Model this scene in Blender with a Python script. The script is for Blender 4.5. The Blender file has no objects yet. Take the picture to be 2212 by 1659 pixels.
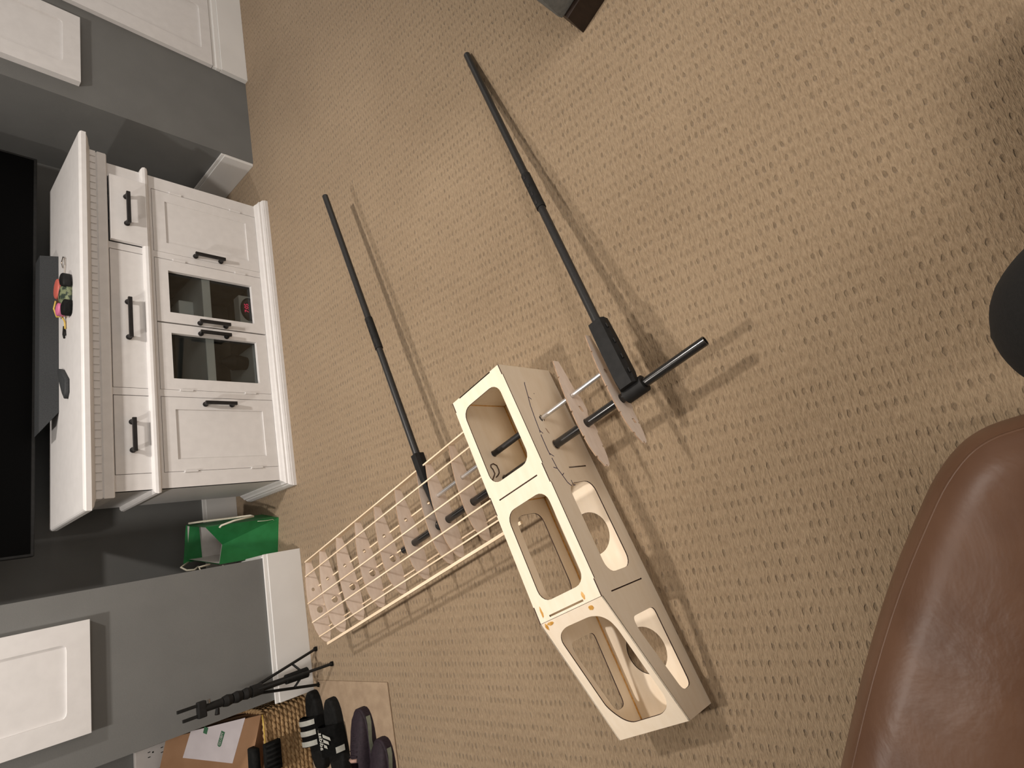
import bpy, bmesh, math, random
from mathutils import Vector, Matrix
from mathutils.geometry import tessellate_polygon
random.seed(7)
SC = bpy.context.scene
COL = SC.collection
PI = math.pi

# ------------------------------------------------------------------ camera (photo was shot upright and lies on its side)
F_PX = 1224.67
cd = bpy.data.cameras.new('camera')
cam = bpy.data.objects.new('camera', cd)
COL.objects.link(cam)
R_up = (Matrix.Rotation(-0.25749951, 3, 'Z') @ Matrix.Rotation(0.70700679, 3, 'X') @ Matrix.Rotation(-0.07615144, 3, 'Y'))
M_side = Matrix(((0, 1, 0), (-1, 0, 0), (0, 0, 1)))
cam.matrix_world = Matrix.Translation((-1.07212, -2.31473, 1.30526)) @ (R_up @ M_side).to_4x4()
cd.sensor_fit = 'HORIZONTAL'; cd.sensor_width = 36.0
cd.lens = F_PX / 2212.0 * 36.0
cd.clip_start = 0.02; cd.clip_end = 50
SC.camera = cam

# ------------------------------------------------------------------ world, lamps, exposure
SC.view_settings.view_transform = 'Standard'
SC.view_settings.look = 'None'
SC.view_settings.gamma = 1.0
SC.view_settings.use_curve_mapping = False
SC.view_settings.exposure = 0.27
W = bpy.data.worlds.new('world'); SC.world = W; W.use_nodes = True
W.node_tree.nodes['Background'].inputs[0].default_value = (1.0, 0.93, 0.87, 1)
W.node_tree.nodes['Background'].inputs[1].default_value = 0.75
WARM = (1.0, 0.925, 0.855)
def overhead_disk(x, y, power, size=0.13, spread=150):
    l = bpy.data.lights.new('downlight_and_fill', 'AREA')
    l.shape = 'DISK'; l.size = size; l.energy = power; l.color = WARM; l.spread = math.radians(spread)
    o = bpy.data.objects.new('downlight_and_fill', l); COL.objects.link(o)
    o.location = (x, y, 2.49)
overhead_disk(0.02, -0.98, 23)
overhead_disk(-1.40, -0.78, 19)
overhead_disk(0.35, -3.7, 20, 1.0)  # wide soft fill added behind the camera to brighten camera-facing sides
overhead_disk(-1.5, -3.9, 20, 1.0)  # second added fill light, also unseen behind the camera

# ------------------------------------------------------------------ materials
def new_mat(name, color, rough=0.6, metallic=0.0, spec=0.5, coat=0.0):
    m = bpy.data.materials.new(name); m.use_nodes = True
    b = m.node_tree.nodes['Principled BSDF']
    b.inputs['Base Color'].default_value = (*color, 1)
    b.inputs['Roughness'].default_value = rough
    b.inputs['Metallic'].default_value = metallic
    b.inputs['Specular IOR Level'].default_value = spec
    b.inputs['Coat Weight'].default_value = coat
    return m
def N(m, t, **kw):
    n = m.node_tree.nodes.new(t)
    for k, v in kw.items(): setattr(n, k, v)
    return n
def L(m, a, b): m.node_tree.links.new(a, b)
def math_node(m, op, a, b=None):
    n = N(m, 'ShaderNodeMath', operation=op)
    for i, v in enumerate((a, b)):
        if v is None: continue
        if isinstance(v, (int, float)): n.inputs[i].default_value = v
        else: L(m, v, n.inputs[i])
    return n.outputs[0]
def noisy(name, c1, c2, scale=(20, 20, 20), rough=0.6, bump=0.1, bscale=200, dist=0.001, detail=4, spec=0.4, metallic=0.0, coat=0.0, lo=.35, hi=.65):
    m = new_mat(name, c1, rough, metallic, spec, coat)
    b = m.node_tree.nodes['Principled BSDF']
    tc = N(m, 'ShaderNodeTexCoord'); mp = N(m, 'ShaderNodeMapping')
    mp.inputs['Scale'].default_value = scale
    L(m, tc.outputs['Object'], mp.inputs['Vector'])
    nz = N(m, 'ShaderNodeTexNoise'); nz.inputs['Scale'].default_value = 1.0; nz.inputs['Detail'].default_value = detail
    L(m, mp.outputs[0], nz.inputs['Vector'])
    cr = N(m, 'ShaderNodeValToRGB')
    cr.color_ramp.elements[0].position = lo; cr.color_ramp.elements[1].position = hi
    cr.color_ramp.elements[0].color = (*c1, 1); cr.color_ramp.elements[1].color = (*c2, 1)
    L(m, nz.outputs['Fac'], cr.inputs[0]); L(m, cr.outputs[0], b.inputs['Base Color'])
    if bump:
        nb = N(m, 'ShaderNodeTexNoise'); nb.inputs['Scale'].default_value = bscale; nb.inputs['Detail'].default_value = 3
        L(m, tc.outputs['Object'], nb.inputs['Vector'])
        bp = N(m, 'ShaderNodeBump'); bp.inputs['Strength'].default_value = bump; bp.inputs['Distance'].default_value = dist
        L(m, nb.outputs['Fac'], bp.inputs['Height']); L(m, bp.outputs[0], b.inputs['Normal'])
    return m

def carpet_mat():
    m = new_mat('loop_carpet', (0.4, 0.3, 0.19), 0.95, spec=0.1)
    b = m.node_tree.nodes['Principled BSDF']
    tc = N(m, 'ShaderNodeTexCoord')
    wob = N(m, 'ShaderNodeTexNoise'); wob.inputs['Scale'].default_value = 85; wob.inputs['Detail'].default_value = 2
    L(m, tc.outputs['Object'], wob.inputs['Vector'])
    vs = N(m, 'ShaderNodeVectorMath', operation='SUBTRACT'); L(m, wob.outputs['Color'], vs.inputs[0]); vs.inputs[1].default_value = (.5, .5, .5)
    vm = N(m, 'ShaderNodeVectorMath', operation='SCALE'); L(m, vs.outputs[0], vm.inputs[0]); vm.inputs['Scale'].default_value = 0.007
    va = N(m, 'ShaderNodeVectorMath', operation='ADD'); L(m, tc.outputs['Object'], va.inputs[0]); L(m, vm.outputs[0], va.inputs[1])
    sx = N(m, 'ShaderNodeSeparateXYZ'); L(m, va.outputs[0], sx.inputs[0])
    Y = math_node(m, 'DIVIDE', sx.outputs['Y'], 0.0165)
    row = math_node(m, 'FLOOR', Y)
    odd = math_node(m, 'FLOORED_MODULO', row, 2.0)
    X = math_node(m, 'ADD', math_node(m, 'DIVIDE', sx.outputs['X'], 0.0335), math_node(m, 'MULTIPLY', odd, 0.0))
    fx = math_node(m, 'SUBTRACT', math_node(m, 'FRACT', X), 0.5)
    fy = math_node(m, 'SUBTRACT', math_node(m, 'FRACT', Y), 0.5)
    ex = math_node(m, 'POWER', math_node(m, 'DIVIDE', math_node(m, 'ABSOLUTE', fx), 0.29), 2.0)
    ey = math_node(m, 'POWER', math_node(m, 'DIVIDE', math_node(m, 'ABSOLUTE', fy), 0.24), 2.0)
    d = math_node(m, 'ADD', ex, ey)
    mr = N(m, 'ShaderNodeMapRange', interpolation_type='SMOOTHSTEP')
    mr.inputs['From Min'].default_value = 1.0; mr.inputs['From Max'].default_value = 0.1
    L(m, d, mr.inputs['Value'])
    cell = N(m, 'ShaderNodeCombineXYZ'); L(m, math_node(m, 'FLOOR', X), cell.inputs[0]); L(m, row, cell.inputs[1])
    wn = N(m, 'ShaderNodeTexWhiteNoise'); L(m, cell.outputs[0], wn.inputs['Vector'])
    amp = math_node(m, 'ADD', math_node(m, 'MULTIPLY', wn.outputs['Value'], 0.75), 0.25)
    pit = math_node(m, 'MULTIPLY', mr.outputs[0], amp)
    # yarn tufts, stretched along the rows
    mp = N(m, 'ShaderNodeMapping'); mp.inputs['Scale'].default_value = (62, 285, 200); L(m, tc.outputs['Object'], mp.inputs['Vector'])
    fib = N(m, 'ShaderNodeTexNoise'); fib.inputs['Scale'].default_value = 1; fib.inputs['Detail'].default_value = 4; fib.inputs['Roughness'].default_value = .65
    L(m, mp.outputs[0], fib.inputs['Vector'])
    big = N(m, 'ShaderNodeTexNoise'); big.inputs['Scale'].default_value = 1.7; big.inputs['Detail'].default_value = 3
    L(m, tc.outputs['Object'], big.inputs['Vector'])
    cr = N(m, 'ShaderNodeValToRGB'); cr.color_ramp.elements[0].position = .36; cr.color_ramp.elements[1].position = .60
    cr.color_ramp.elements[0].color = (0.268, 0.189, 0.114, 1); cr.color_ramp.elements[1].color = (0.415, 0.307, 0.197, 1)
    f2 = math_node(m, 'ADD', math_node(m, 'MULTIPLY', fib.outputs['Fac'], 0.75), math_node(m, 'MULTIPLY', big.outputs['Fac'], 0.25))
    L(m, f2, cr.inputs[0])
    mx = N(m, 'ShaderNodeMixRGB'); mx.inputs[2].default_value = (0.175, 0.125, 0.075, 1)  # darker tint in the dimples stands in for the shade inside them
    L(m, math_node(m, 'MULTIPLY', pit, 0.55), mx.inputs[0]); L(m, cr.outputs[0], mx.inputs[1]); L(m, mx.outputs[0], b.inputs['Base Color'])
    h = math_node(m, 'SUBTRACT', math_node(m, 'MULTIPLY', fib.outputs['Fac'], 1.5), math_node(m, 'MULTIPLY', pit, 1.0))
    bp = N(m, 'ShaderNodeBump'); bp.inputs['Strength'].default_value = 0.9; bp.inputs['Distance'].default_value = 0.0045
    L(m, h, bp.inputs['Height']); L(m, bp.outputs[0], b.inputs['Normal'])
    b.inputs['Sheen Weight'].default_value = 0.15
    return m

M = {}
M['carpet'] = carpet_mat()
M['wall'] = noisy('grey_wall_paint', (0.158, 0.160, 0.155), (0.172, 0.174, 0.168), (6, 6, 6), 0.75, 0.25, 260, 0.0012, spec=.25)
M['ceiling'] = noisy('ceiling_white', (.7, .68, .65), (.74, .72, .69), (4, 4, 4), .9, .3, 120, .002)
M['trim'] = noisy('white_trim_paint', (.74, .735, .72), (.78, .775, .76), (5, 5, 5), .38, .05, 90, .0006)
M['console'] = noisy('white_cabinet_paint', (.70, .685, .675), (.735, .72, .71), (30, 30, 30), .42, .12, 420, .0005)
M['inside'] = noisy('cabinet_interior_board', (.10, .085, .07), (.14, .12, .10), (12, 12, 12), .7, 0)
M['shelfw'] = noisy('shelf_paint', (.72, .74, .74), (.78, .80, .80), (12, 12, 12), .6, 0)
M['black'] = noisy('black_plastic', (.009, .009, .0085), (.014, .0135, .013), (60, 60, 60), .62, .1, 500, .0004, spec=.25)
M['blackmetal'] = noisy('black_metal', (.010, .009, .009), (.016, .014, .014), (60, 60, 60), .5, .05, 500, .0004)
M['carbon'] = noisy('carbon_tube', (.010, .0095, .009), (.018, .017, .016), (300, 300, 300), .22, .03, 900, .0002, spec=.6, coat=.3)
M['boom'] = noisy('matte_carbon_tube', (.016, .0155, .015), (.026, .025, .024), (300, 300, 300), .42, .06, 900, .0003)
M['alu'] = noisy('brushed_aluminium', (.68, .68, .68), (.78, .78, .78), (40, 400, 40), .32, .05, 700, .0002, metallic=.9)
M['ply'] = noisy('birch_plywood', (.84, .715, .55), (.87, .755, .60), (14, 60, 60), .55, .06, 300, .0004, spec=.3)
M['burnt'] = noisy('laser_burnt_edge', (.030, .014, .010), (.055, .026, .017), (80, 80, 80), .8, 0)
M['rib'] = noisy('rib_plywood', (.77, .645, .545), (.83, .71, .61), (30, 90, 90), .65, .08, 300, .0004, spec=.25)
M['ribedge'] = noisy('rib_cut_edge', (.30, .19, .12), (.42, .29, .19), (80, 80, 80), .8, 0)
M['stick'] = noisy('basswood_stick', (.78, .61, .42), (.88, .73, .54), (120, 8, 120), .6, .05, 300, .0004, spec=.3)
M['glue'] = noisy('amber_wood_glue', (.55, .27, .05), (.72, .42, .12), (120, 120, 120), .3, .2, 200, .0006, spec=.6)
M['ink'] = noisy('blue_black_pen_ink', (.035, .025, .075), (.055, .04, .09), (200, 200, 200), .6, 0)
M['tan'] = noisy('tan_smudge', (.40, .27, .19), (.46, .32, .23), (200, 200, 200), .8, 0)
M['screen'] = new_mat('tv_screen', (.0015, .0015, .0015), .5, spec=.04)
M['soundbar'] = noisy('soundbar_fabric', (.030, .033, .036), (.045, .048, .05), (300, 300, 300), .7, .3, 800, .0006)
M['greenpaper'] = noisy('green_paper', (.012, .155, .040), (.018, .19, .055), (20, 20, 20), .5, .1, 60, .0006)
M['whitepaper'] = noisy('white_paper', (.56, .54, .52), (.62, .60, .58), (30, 30, 30), .7, .05, 120, .0004)
M['label'] = noisy('label_paper', (.60, .55, .57), (.66, .61, .63), (12, 12, 12), .7, .15, 60, .0006)
M['cord'] = noisy('white_cord', (.60, .57, .46), (.70, .67, .56), (300, 300, 300), .8, .3, 900, .0006)
M['grass'] = noisy('seagrass_rope', (.24, .135, .055), (.52, .35, .18), (40, 120, 120), .75, .4, 500, .001, lo=.3, hi=.7)
M['cardboard'] = noisy('cardboard', (.30, .165, .085), (.35, .20, .11), (10, 10, 10), .8, .08, 200, .0005)
M['greenink'] = noisy('green_ink', (.035, .13, .065), (.05, .16, .08), (90, 90, 90), .6, 0)
M['yellow'] = noisy('yellow_strap', (.62, .42, .08), (.72, .52, .13), (90, 90, 90), .6, 0)
M['rubber'] = noisy('black_foam_rubber', (.006, .0062, .006), (.011, .011, .0105), (90, 90, 90), .85, .3, 500, .0008, spec=.2)
M['stripe'] = noisy('white_vinyl', (.66, .66, .60), (.74, .74, .68), (90, 90, 90), .45, 0)
M['purple'] = noisy('dark_purple_mesh', (.011, .0055, .010), (.020, .011, .018), (120, 120, 120), .75, .4, 600, .001)
M['mint'] = noisy('pale_green_midsole', (.30, .33, .25), (.38, .41, .32), (60, 60, 60), .5, 0)
M['pink'] = noisy('dusty_pink_lining', (.36, .22, .18), (.42, .27, .22), (60, 60, 60), .8, 0)
M['mat'] = noisy('tan_doormat', (.31, .225, .15), (.37, .275, .185), (26, 26, 26), .9, .5, 300, .002)
M['greysofa'] = noisy('grey_sofa_fabric', (.13, .135, .128), (.17, .175, .168), (90, 90, 90), .9, .4, 300, .001)
M['darkwood'] = noisy('espresso_wood', (.016, .009, .006), (.026, .015, .010), (30, 90, 30), .5, .05, 200, .0004)
M['trousers'] = noisy('charcoal_knit', (.0060, .0062, .0060), (.0095, .0095, .0092), (300, 300, 300), .9, .4, 700, .0008)
M['clockface'] = new_mat('clock_lens', (.016, .010, .014), .25)
M['silver'] = noisy('silver_plastic', (.50, .50, .49), (.56, .56, .55), (30, 30, 30), .4, 0)
M['outlet'] = noisy('outlet_plastic', (.62, .59, .57), (.66, .63, .61), (20, 20, 20), .4, 0)
M['steel'] = new_mat('keyring_steel', (.55, .5, .45), .25, .95)
M['redplastic'] = new_mat('coral_plastic', (.55, .13, .10), .45)
M['pinkplastic'] = new_mat('pink_plastic', (.62, .16, .30), .45)
M['camo'] = noisy('green_camo_nylon', (.03, .045, .035), (.20, .23, .13), (55, 55, 55), .6, .2, 300, .001, lo=.45, hi=.55)
M['darkbrown'] = noisy('brown_wire', (.05, .022, .012), (.08, .04, .022), (90, 90, 90), .6, 0)
M['redled'] = new_mat('red_led_digits', (.5, .02, .06), .5)
_b = M['redled'].node_tree.nodes['Principled BSDF']
_b.inputs['Emission Color'].default_value = (1.0, .035, .13, 1); _b.inputs['Emission Strength'].default_value = 0.55
def glass_mat():
    m = new_mat('door_glass', (1, 1, 1), .02)
    nt = m.node_tree; nt.nodes.remove(nt.nodes['Principled BSDF'])
    tr = N(m, 'ShaderNodeBsdfTransparent'); tr.inputs[0].default_value = (.86, .88, .87, 1)
    gl = N(m, 'ShaderNodeBsdfGlossy'); gl.inputs['Roughness'].default_value = .02
    fr = N(m, 'ShaderNodeFresnel'); fr.inputs['IOR'].default_value = 1.45
    mx = N(m, 'ShaderNodeMixShader'); L(m, fr.outputs[0], mx.inputs[0]); L(m, tr.outputs[0], mx.inputs[1]); L(m, gl.outputs[0], mx.inputs[2])
    L(m, mx.outputs[0], nt.nodes['Material Output'].inputs['Surface'])
    return m
M['glass'] = glass_mat()
def leather_mat():
    m = noisy('brown_leather', (.078, .037, .020), (.108, .055, .031), (9, 9, 9), .42, .0, spec=.32)
    b = m.node_tree.nodes['Principled BSDF']
    tc = N(m, 'ShaderNodeTexCoord')
    n1 = N(m, 'ShaderNodeTexNoise'); n1.inputs['Scale'].default_value = 7; n1.inputs['Detail'].default_value = 5; n1.inputs['Distortion'].default_value = .7
    v1 = N(m, 'ShaderNodeTexVoronoi'); v1.inputs['Scale'].default_value = 420
    L(m, tc.outputs['Object'], n1.inputs['Vector']); L(m, tc.outputs['Object'], v1.inputs['Vector'])
    s = math_node(m, 'ADD', math_node(m, 'MULTIPLY', n1.outputs['Fac'], 1.0), math_node(m, 'MULTIPLY', v1.outputs['Distance'], .004))
    bp = N(m, 'ShaderNodeBump'); bp.inputs['Strength'].default_value = .22; bp.inputs['Distance'].default_value = .02
    L(m, s, bp.inputs['Height']); L(m, bp.outputs[0], b.inputs['Normal'])
    return m
M['leather'] = leather_mat()

# ------------------------------------------------------------------ helpers
def finish(bm):
    bmesh.ops.recalc_face_normals(bm, faces=bm.faces[:])
def obj(name, bm, mats, parent=None, smooth=False, auto=None):
    finish(bm)
    me = bpy.data.meshes.new(name); bm.to_mesh(me); bm.free()
    if not isinstance(mats, (list, tuple)): mats = [mats]
    for mm in mats: me.materials.append(M[mm] if isinstance(mm, str) else mm)
    if smooth:
        me.polygons.foreach_set('use_smooth', [True] * len(me.polygons))
        if auto:
            try: me.set_sharp_from_angle(angle=math.radians(auto))
            except Exception: pass
    o = bpy.data.objects.new(name, me); COL.objects.link(o)
    if parent is not None: adopt(o, parent)
    return o
INV = {}
def adopt(o, parent):
    o.parent = parent
    o.matrix_parent_inverse = INV.get(parent.name, Matrix.Identity(4))
    INV[o.name] = Matrix.Identity(4)
def thing(name, label, cat, loc=(0, 0, 0), rotz=0.0, group=None, local=False):
    """Empty at a thing's base. local=False: child meshes are given in world coordinates."""
    e = bpy.data.objects.new(name, None); COL.objects.link(e)
    e.empty_display_size = .05
    e.location = loc; e.rotation_euler = (0, 0, rotz)
    INV[e.name] = Matrix.Identity(4) if local else (Matrix.Translation(loc) @ Matrix.Rotation(rotz, 4, 'Z')).inverted()
    e['label'] = label; e['category'] = cat
    if group: e['group'] = group
    return e
def tag(o, label, cat, group=None):
    o['label'] = label; o['category'] = cat
    if group: o['group'] = group
    return o
def struct(name, bm, mat, parent=None):
    o = obj(name, bm, mat, parent)
    o['kind'] = 'structure'
    return o
def B(): return bmesh.new()
def quad_faces(bm, ring0, ring1, mi=0, closed=True):
    n = len(ring0)
    for i in range(n if closed else n - 1):
        j = (i + 1) % n
        try:
            f = bm.faces.new((ring0[i], ring0[j], ring1[j], ring1[i])); f.material_index = mi
        except ValueError: pass
def box(bm, x0, x1, y0, y1, z0, z1, mi=0, bev=0.0, mat=None):
    v = [bm.verts.new((x, y, z)) for x in (x0, x1) for y in (y0, y1) for z in (z0, z1)]
    fs = []
    for q in ((0, 1, 3, 2), (4, 6, 7, 5), (0, 4, 5, 1), (2, 3, 7, 6), (0, 2, 6, 4), (1, 5, 7, 3)):
        f = bm.faces.new([v[i] for i in q]); f.material_index = mi; fs.append(f)
    if bev > 0:
        es = list({e for f in fs for e in f.edges})
        r = bmesh.ops.bevel(bm, geom=es, offset=bev, segments=2, affect='EDGES', profile=.6)
        nv = list({vv for f in r['faces'] for vv in f.verts} | {vv for vv in v if vv.is_valid})
        v = [vv for vv in nv if vv.is_valid]
    if mat is not None:
        for vv in v: vv.co = mat @ vv.co
    return v
def frame_of(d):
    d = Vector(d).normalized()
    up = Vector((0, 0, 1)) if abs(d.z) < .9 else Vector((1, 0, 0))
    a = d.cross(up).normalized(); b = a.cross(d).normalized()
    return a, b
def tube(bm, p0, p1, r0, r1=None, seg=16, mi=0, caps=True):
    if r1 is None: r1 = r0
    p0, p1 = Vector(p0), Vector(p1); a, b = frame_of(p1 - p0)
    rs = []
    for p, r in ((p0, r0), (p1, r1)):
        rs.append([bm.verts.new(p + a * (r * math.cos(t)) + b * (r * math.sin(t))) for t in [2 * PI * i / seg for i in range(seg)]])
    quad_faces(bm, rs[0], rs[1], mi)
    if caps:
        f = bm.faces.new(rs[0]); f.material_index = mi
        f = bm.faces.new(rs[1]); f.material_index = mi
def hollow(bm, p0, p1, r, ri, seg=20, mi=0, mi_in=0):
    p0, p1 = Vector(p0), Vector(p1); a, b = frame_of(p1 - p0)
    def ring(p, rr): return [bm.verts.new(p + a * (rr * math.cos(t)) + b * (rr * math.sin(t))) for t in [2 * PI * i / seg for i in range(seg)]]
    A0, A1, B0, B1 = ring(p0, r), ring(p1, r), ring(p0, ri), ring(p1, ri)
    quad_faces(bm, A0, A1, mi); quad_faces(bm, B0, B1, mi_in); quad_faces(bm, A0, B0, mi); quad_faces(bm, A1, B1, mi)
def sweep(bm, pts, r, seg=8, mi=0, closed=False, radii=None, caps=True, flat=1.0):
    pts = [Vector(p) for p in pts]; n = len(pts); rings = []
    prev = None
    for i, p in enumerate(pts):
        if closed: d = pts[(i + 1) % n] - pts[i - 1]
        else: d = pts[min(i + 1, n - 1)] - pts[max(i - 1, 0)]
        d.normalize()
        if prev is None: a, b = frame_of(d)
        else:
            a = prev - d * prev.dot(d); a.normalize(); b = a.cross(d)
        prev = a
        rr = radii[i] if radii else r
        rings.append([bm.verts.new(p + a * (rr * math.cos(t)) + b * (rr * flat * math.sin(t))) for t in [2 * PI * k / seg for k in range(seg)]])
    for i in range(n - 1): quad_faces(bm, rings[i], rings[i + 1], mi)
    if closed: quad_faces(bm, rings[-1], rings[0], mi)
    elif caps:
        for rg in (rings[0], rings[-1]):
            f = bm.faces.new(rg); f.material_index = mi
    return rings
def rrect(x0, y0, x1, y1, r, n=5):
    out = []
    for cx, cy, a0 in ((x1 - r, y0 + r, -PI / 2), (x1 - r, y1 - r, 0), (x0 + r, y1 - r, PI / 2), (x0 + r, y0 + r, PI)):
        for i in range(n + 1):
            t = a0 + PI / 2 * i / n
            out.append((cx + r * math.cos(t), cy + r * math.sin(t)))
    return out
def circ(x, y, r, n=24): return [(x + r * math.cos(2 * PI * i / n), y + r * math.sin(2 * PI * i / n)) for i in range(n)]
def roundpoly(pts, r, n=4):
    out = []; m = len(pts)
    for i in range(m):
        p = Vector(pts[i]); a = Vector(pts[i - 1]) - p; b = Vector(pts[(i + 1) % m]) - p
        rr = min(r, a.length * .48, b.length * .48)
        p0 = p + a.normalized() * rr; p1 = p + b.normalized() * rr
        for k in range(n + 1):
            t = k / n
            q = p0 * (1 - t) ** 2 + p * 2 * t * (1 - t) + p1 * t * t
            out.append((q.x, q.y))
    return out
def plate(bm, outer, holes, t, fn, mi_face=0, mi_edge=1, t0=0.0):
    """flat plate cut from a 2-D outline with holes; fn maps (p, q, thickness) to local space"""
    loops = [outer] + list(holes)
    tris = tessellate_polygon([[Vector((p[0], p[1], 0)) for p in lp] for lp in loops])
    flat = [p for lp in loops for p in lp]
    va = [bm.verts.new(fn(p[0], p[1], t0)) for p in flat]
    vb = [bm.verts.new(fn(p[0], p[1], t0 + t)) for p in flat]
    for tr in tris:
        for vv, o in ((va, 1), (vb, -1)):
            try:
                f = bm.faces.new([vv[i] for i in tr[::o]]); f.material_index = mi_face
            except ValueError: pass
    k = 0
    for lp in loops:
        n = len(lp)
        for i in range(n):
            a, b = k + i, k + (i + 1) % n
            try:
                f = bm.faces.new((va[a], va[b], vb[b], vb[a])); f.material_index = mi_edge
            except ValueError: pass
        k += n
def moulding(bm, prof, hw, yf, yb, mi=0):
    """profile [(out, z)] swept round the left side, front and right side of a cabinet"""
    cols = []
    for (sx, y) in ((-1, yb), (-1, None), (1, None), (1, yb)):
        cols.append([bm.verts.new((sx * (hw + o), (yf - o) if y is None else y, z)) for o, z in prof])
    for i in range(3): quad_faces(bm, cols[i], cols[i + 1], mi, closed=True)
    bm.faces.new(cols[0]); bm.faces.new(cols[3])
def text_mesh(txt, size, ext=0.0004, mat='ink'):
    c = bpy.data.curves.new('lettering', 'FONT'); c.body = txt; c.size = size; c.extrude = ext
    c.align_x = 'CENTER'; c.align_y = 'CENTER'; c.resolution_u = 3
    o = bpy.data.objects.new('lettering', c); COL.objects.link(o)
    dg = bpy.context.evaluated_depsgraph_get()
    me = bpy.data.meshes.new_from_object(o.evaluated_get(dg))
    bpy.data.objects.remove(o); bpy.data.curves.remove(c)
    me.materials.clear(); me.materials.append(M[mat])
    return me
def lettering(name, txt, size, mtx, parent, mat, ext=.0004):
    me = text_mesh(txt, size, ext, mat); me.transform(mtx)
    o = bpy.data.objects.new(name, me); COL.objects.link(o); adopt(o, parent); return o
def cushion(bm, outline, z0, z1, r, crown=0.0, mi=0, seg=6):
    """closed plan outline (CCW) extruded with a rounded top edge and a domed top"""
    n = len(outline); P = [Vector((p[0], p[1])) for p in outline]
    nor = []
    for i in range(n):
        d = (P[(i + 1) % n] - P[i - 1]).normalized(); nor.append(Vector((-d.y, d.x)))
    c = sum(P, Vector((0, 0))) / n
    rings = [[bm.verts.new((p.x, p.y, z0)) for p in P], [bm.verts.new((p.x, p.y, (z0 + z1) / 2)) for p in P]]
    for k in range(seg + 1):
        t = PI / 2 * k / seg
        rings.append([bm.verts.new((P[i].x + nor[i].x * r * (1 - math.cos(t)), P[i].y + nor[i].y * r * (1 - math.cos(t)), z1 - r + r * math.sin(t))) for i in range(n)])
    last = rings[-1]
    for s, zz in ((.75, .55), (.45, .85), (.18, 1.0)):
        rings.append([bm.verts.new((c.x + (v.co.x - c.x) * s, c.y + (v.co.y - c.y) * s, z1 + crown * zz)) for v in last])
    for i in range(len(rings) - 1): quad_faces(bm, rings[i], rings[i + 1], mi)
    bm.faces.new(rings[-1]); bm.faces.new(rings[0])

def dense(pts, m=4):
    out = []; n = len(pts)
    for i in range(n):
        p0, p1, p2, p3 = [Vector(pts[(i + k) % n]) for k in (-1, 0, 1, 2)]
        for k in range(m):
            t = k / m
            q = .5 * ((2 * p1) + (-p0 + p2) * t + (2 * p0 - 5 * p1 + 4 * p2 - p3) * t * t + (-p0 + 3 * p1 - 3 * p2 + p3) * t ** 3)
            out.append((q.x, q.y))
    return out

# ================================================================== the room
YB = 0.65                                     # back wall of niche and alcove
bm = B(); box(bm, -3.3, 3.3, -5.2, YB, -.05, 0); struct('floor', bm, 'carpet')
bm = B(); box(bm, -3.3, 3.3, -5.2, YB + .1, 2.5, 2.56); struct('ceiling', bm, 'ceiling')
bm = B(); box(bm, -3.3, 3.3, YB, YB + .1, -.05, 2.5); struct('wall_back', bm, 'wall')
bm = B(); box(bm, -3.4, -3.3, -5.2, YB, -.05, 2.5); struct('wall_left', bm, 'wall')
YL, YR = .080, .138                            # faces of the two piers beside the niche
bm = B(); box(bm, -1.538, -1.0, YL, YB, 0, 2.5); struct('wall_pier_left', bm, 'wall')
bm = B(); box(bm, 1.0, 3.3, YR, YB, 0, 2.5); struct('wall_pier_right', bm, 'wall')
bm = B(); box(bm, -1.0, 1.0, YL + .02, YB, 2.05, 2.5); struct('wall_niche_header', bm, 'wall')
def baseboard(name, segs):
    """segs: list of boxes (x0,x1,y0,y1) with the small stepped top"""
    bm = B()
    for (x0, x1, y0, y1, ax) in segs:
        box(bm, x0, x1, y0, y1, 0, .145, 0, .0015)
        if ax == 'y+': box(bm, x0, x1, y0 + .006, y1, .145, .160, 0, .003)
        elif ax == 'x-': box(bm, x0, x1 - .006, y0, y1, .145, .160, 0, .003)
        else: box(bm, x0 + .006, x1, y0, y1, .145, .160, 0, .003)
    return struct(name, bm, 'trim')
baseboard('baseboard_left', [(-1.553, -.985, YL - .015, YL, 'y+'), (-1.0, -.985, YL, YB - .015, 'x-')])
baseboard('baseboard_back', [(-.985, .985, YB - .015, YB, 'y+')])
baseboard('baseboard_right', [(.985, 1.0, YR + .004, YB - .015, 'x+')])
baseboard('baseboard_alcove', [(-3.3, -1.538, YB - .015, YB, 'y+')])

# white panelled doors let into the piers
def panel_door(name, label, x0, x1, z0, z1, yw, m0, m1, z_in, thick=.030, top_in=.06):
    t = thing(name, label, 'cabinet door', ((x0 + x1) / 2, yw, z0))
    bm = B()
    hole = roundpoly([(x0 + m0, z0 + z_in), (x1 - m1, z0 + z_in), (x1 - m1, z1 - top_in), (x0 + m0, z1 - top_in)], .018, 3)
    plate(bm, [(x0, z0), (x1, z0), (x1, z1), (x0, z1)], [hole], thick, lambda p, q, r: Vector((p, yw - r, q)), 0, 0)
    obj('door_frame', bm, 'console', t)
    ring = B()
    box(ring, x0 + m0 - .002, x1 - m1 + .002, yw - thick + .007, yw - .002, z0 + z_in - .002, z1 - top_in + .002)
    obj('door_panel', ring, 'console', t)
    return t
panel_door('panel_door', 'white panelled wall door above the black tripod stand', -1.431, -1.094, .754, 1.75, YL, .061, .061, .061)
panel_door('panel_door', 'white panelled wall door right of the dark niche, hung above bare grey wall', 1.079, 1.423, .743, 1.75, YR, .071, .056, .060)
panel_door('panel_door', 'tall white panelled door reaching down to the white plinth beyond the right pier', 1.506, 1.96, .178, 1.75, YR, .081, .093, .048, .022)
bm = B(); box(bm, 1.503, 2.6, YR - .028, YR, 0, .135, 0, .0015); box(bm, 1.503, 2.6, YR - .022, YR, .135, .160, 0, .004); box(bm, 1.506, 2.6, YR - .016, YR, .160, .174)
struct('baseboard_plinth', bm, 'trim')

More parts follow.
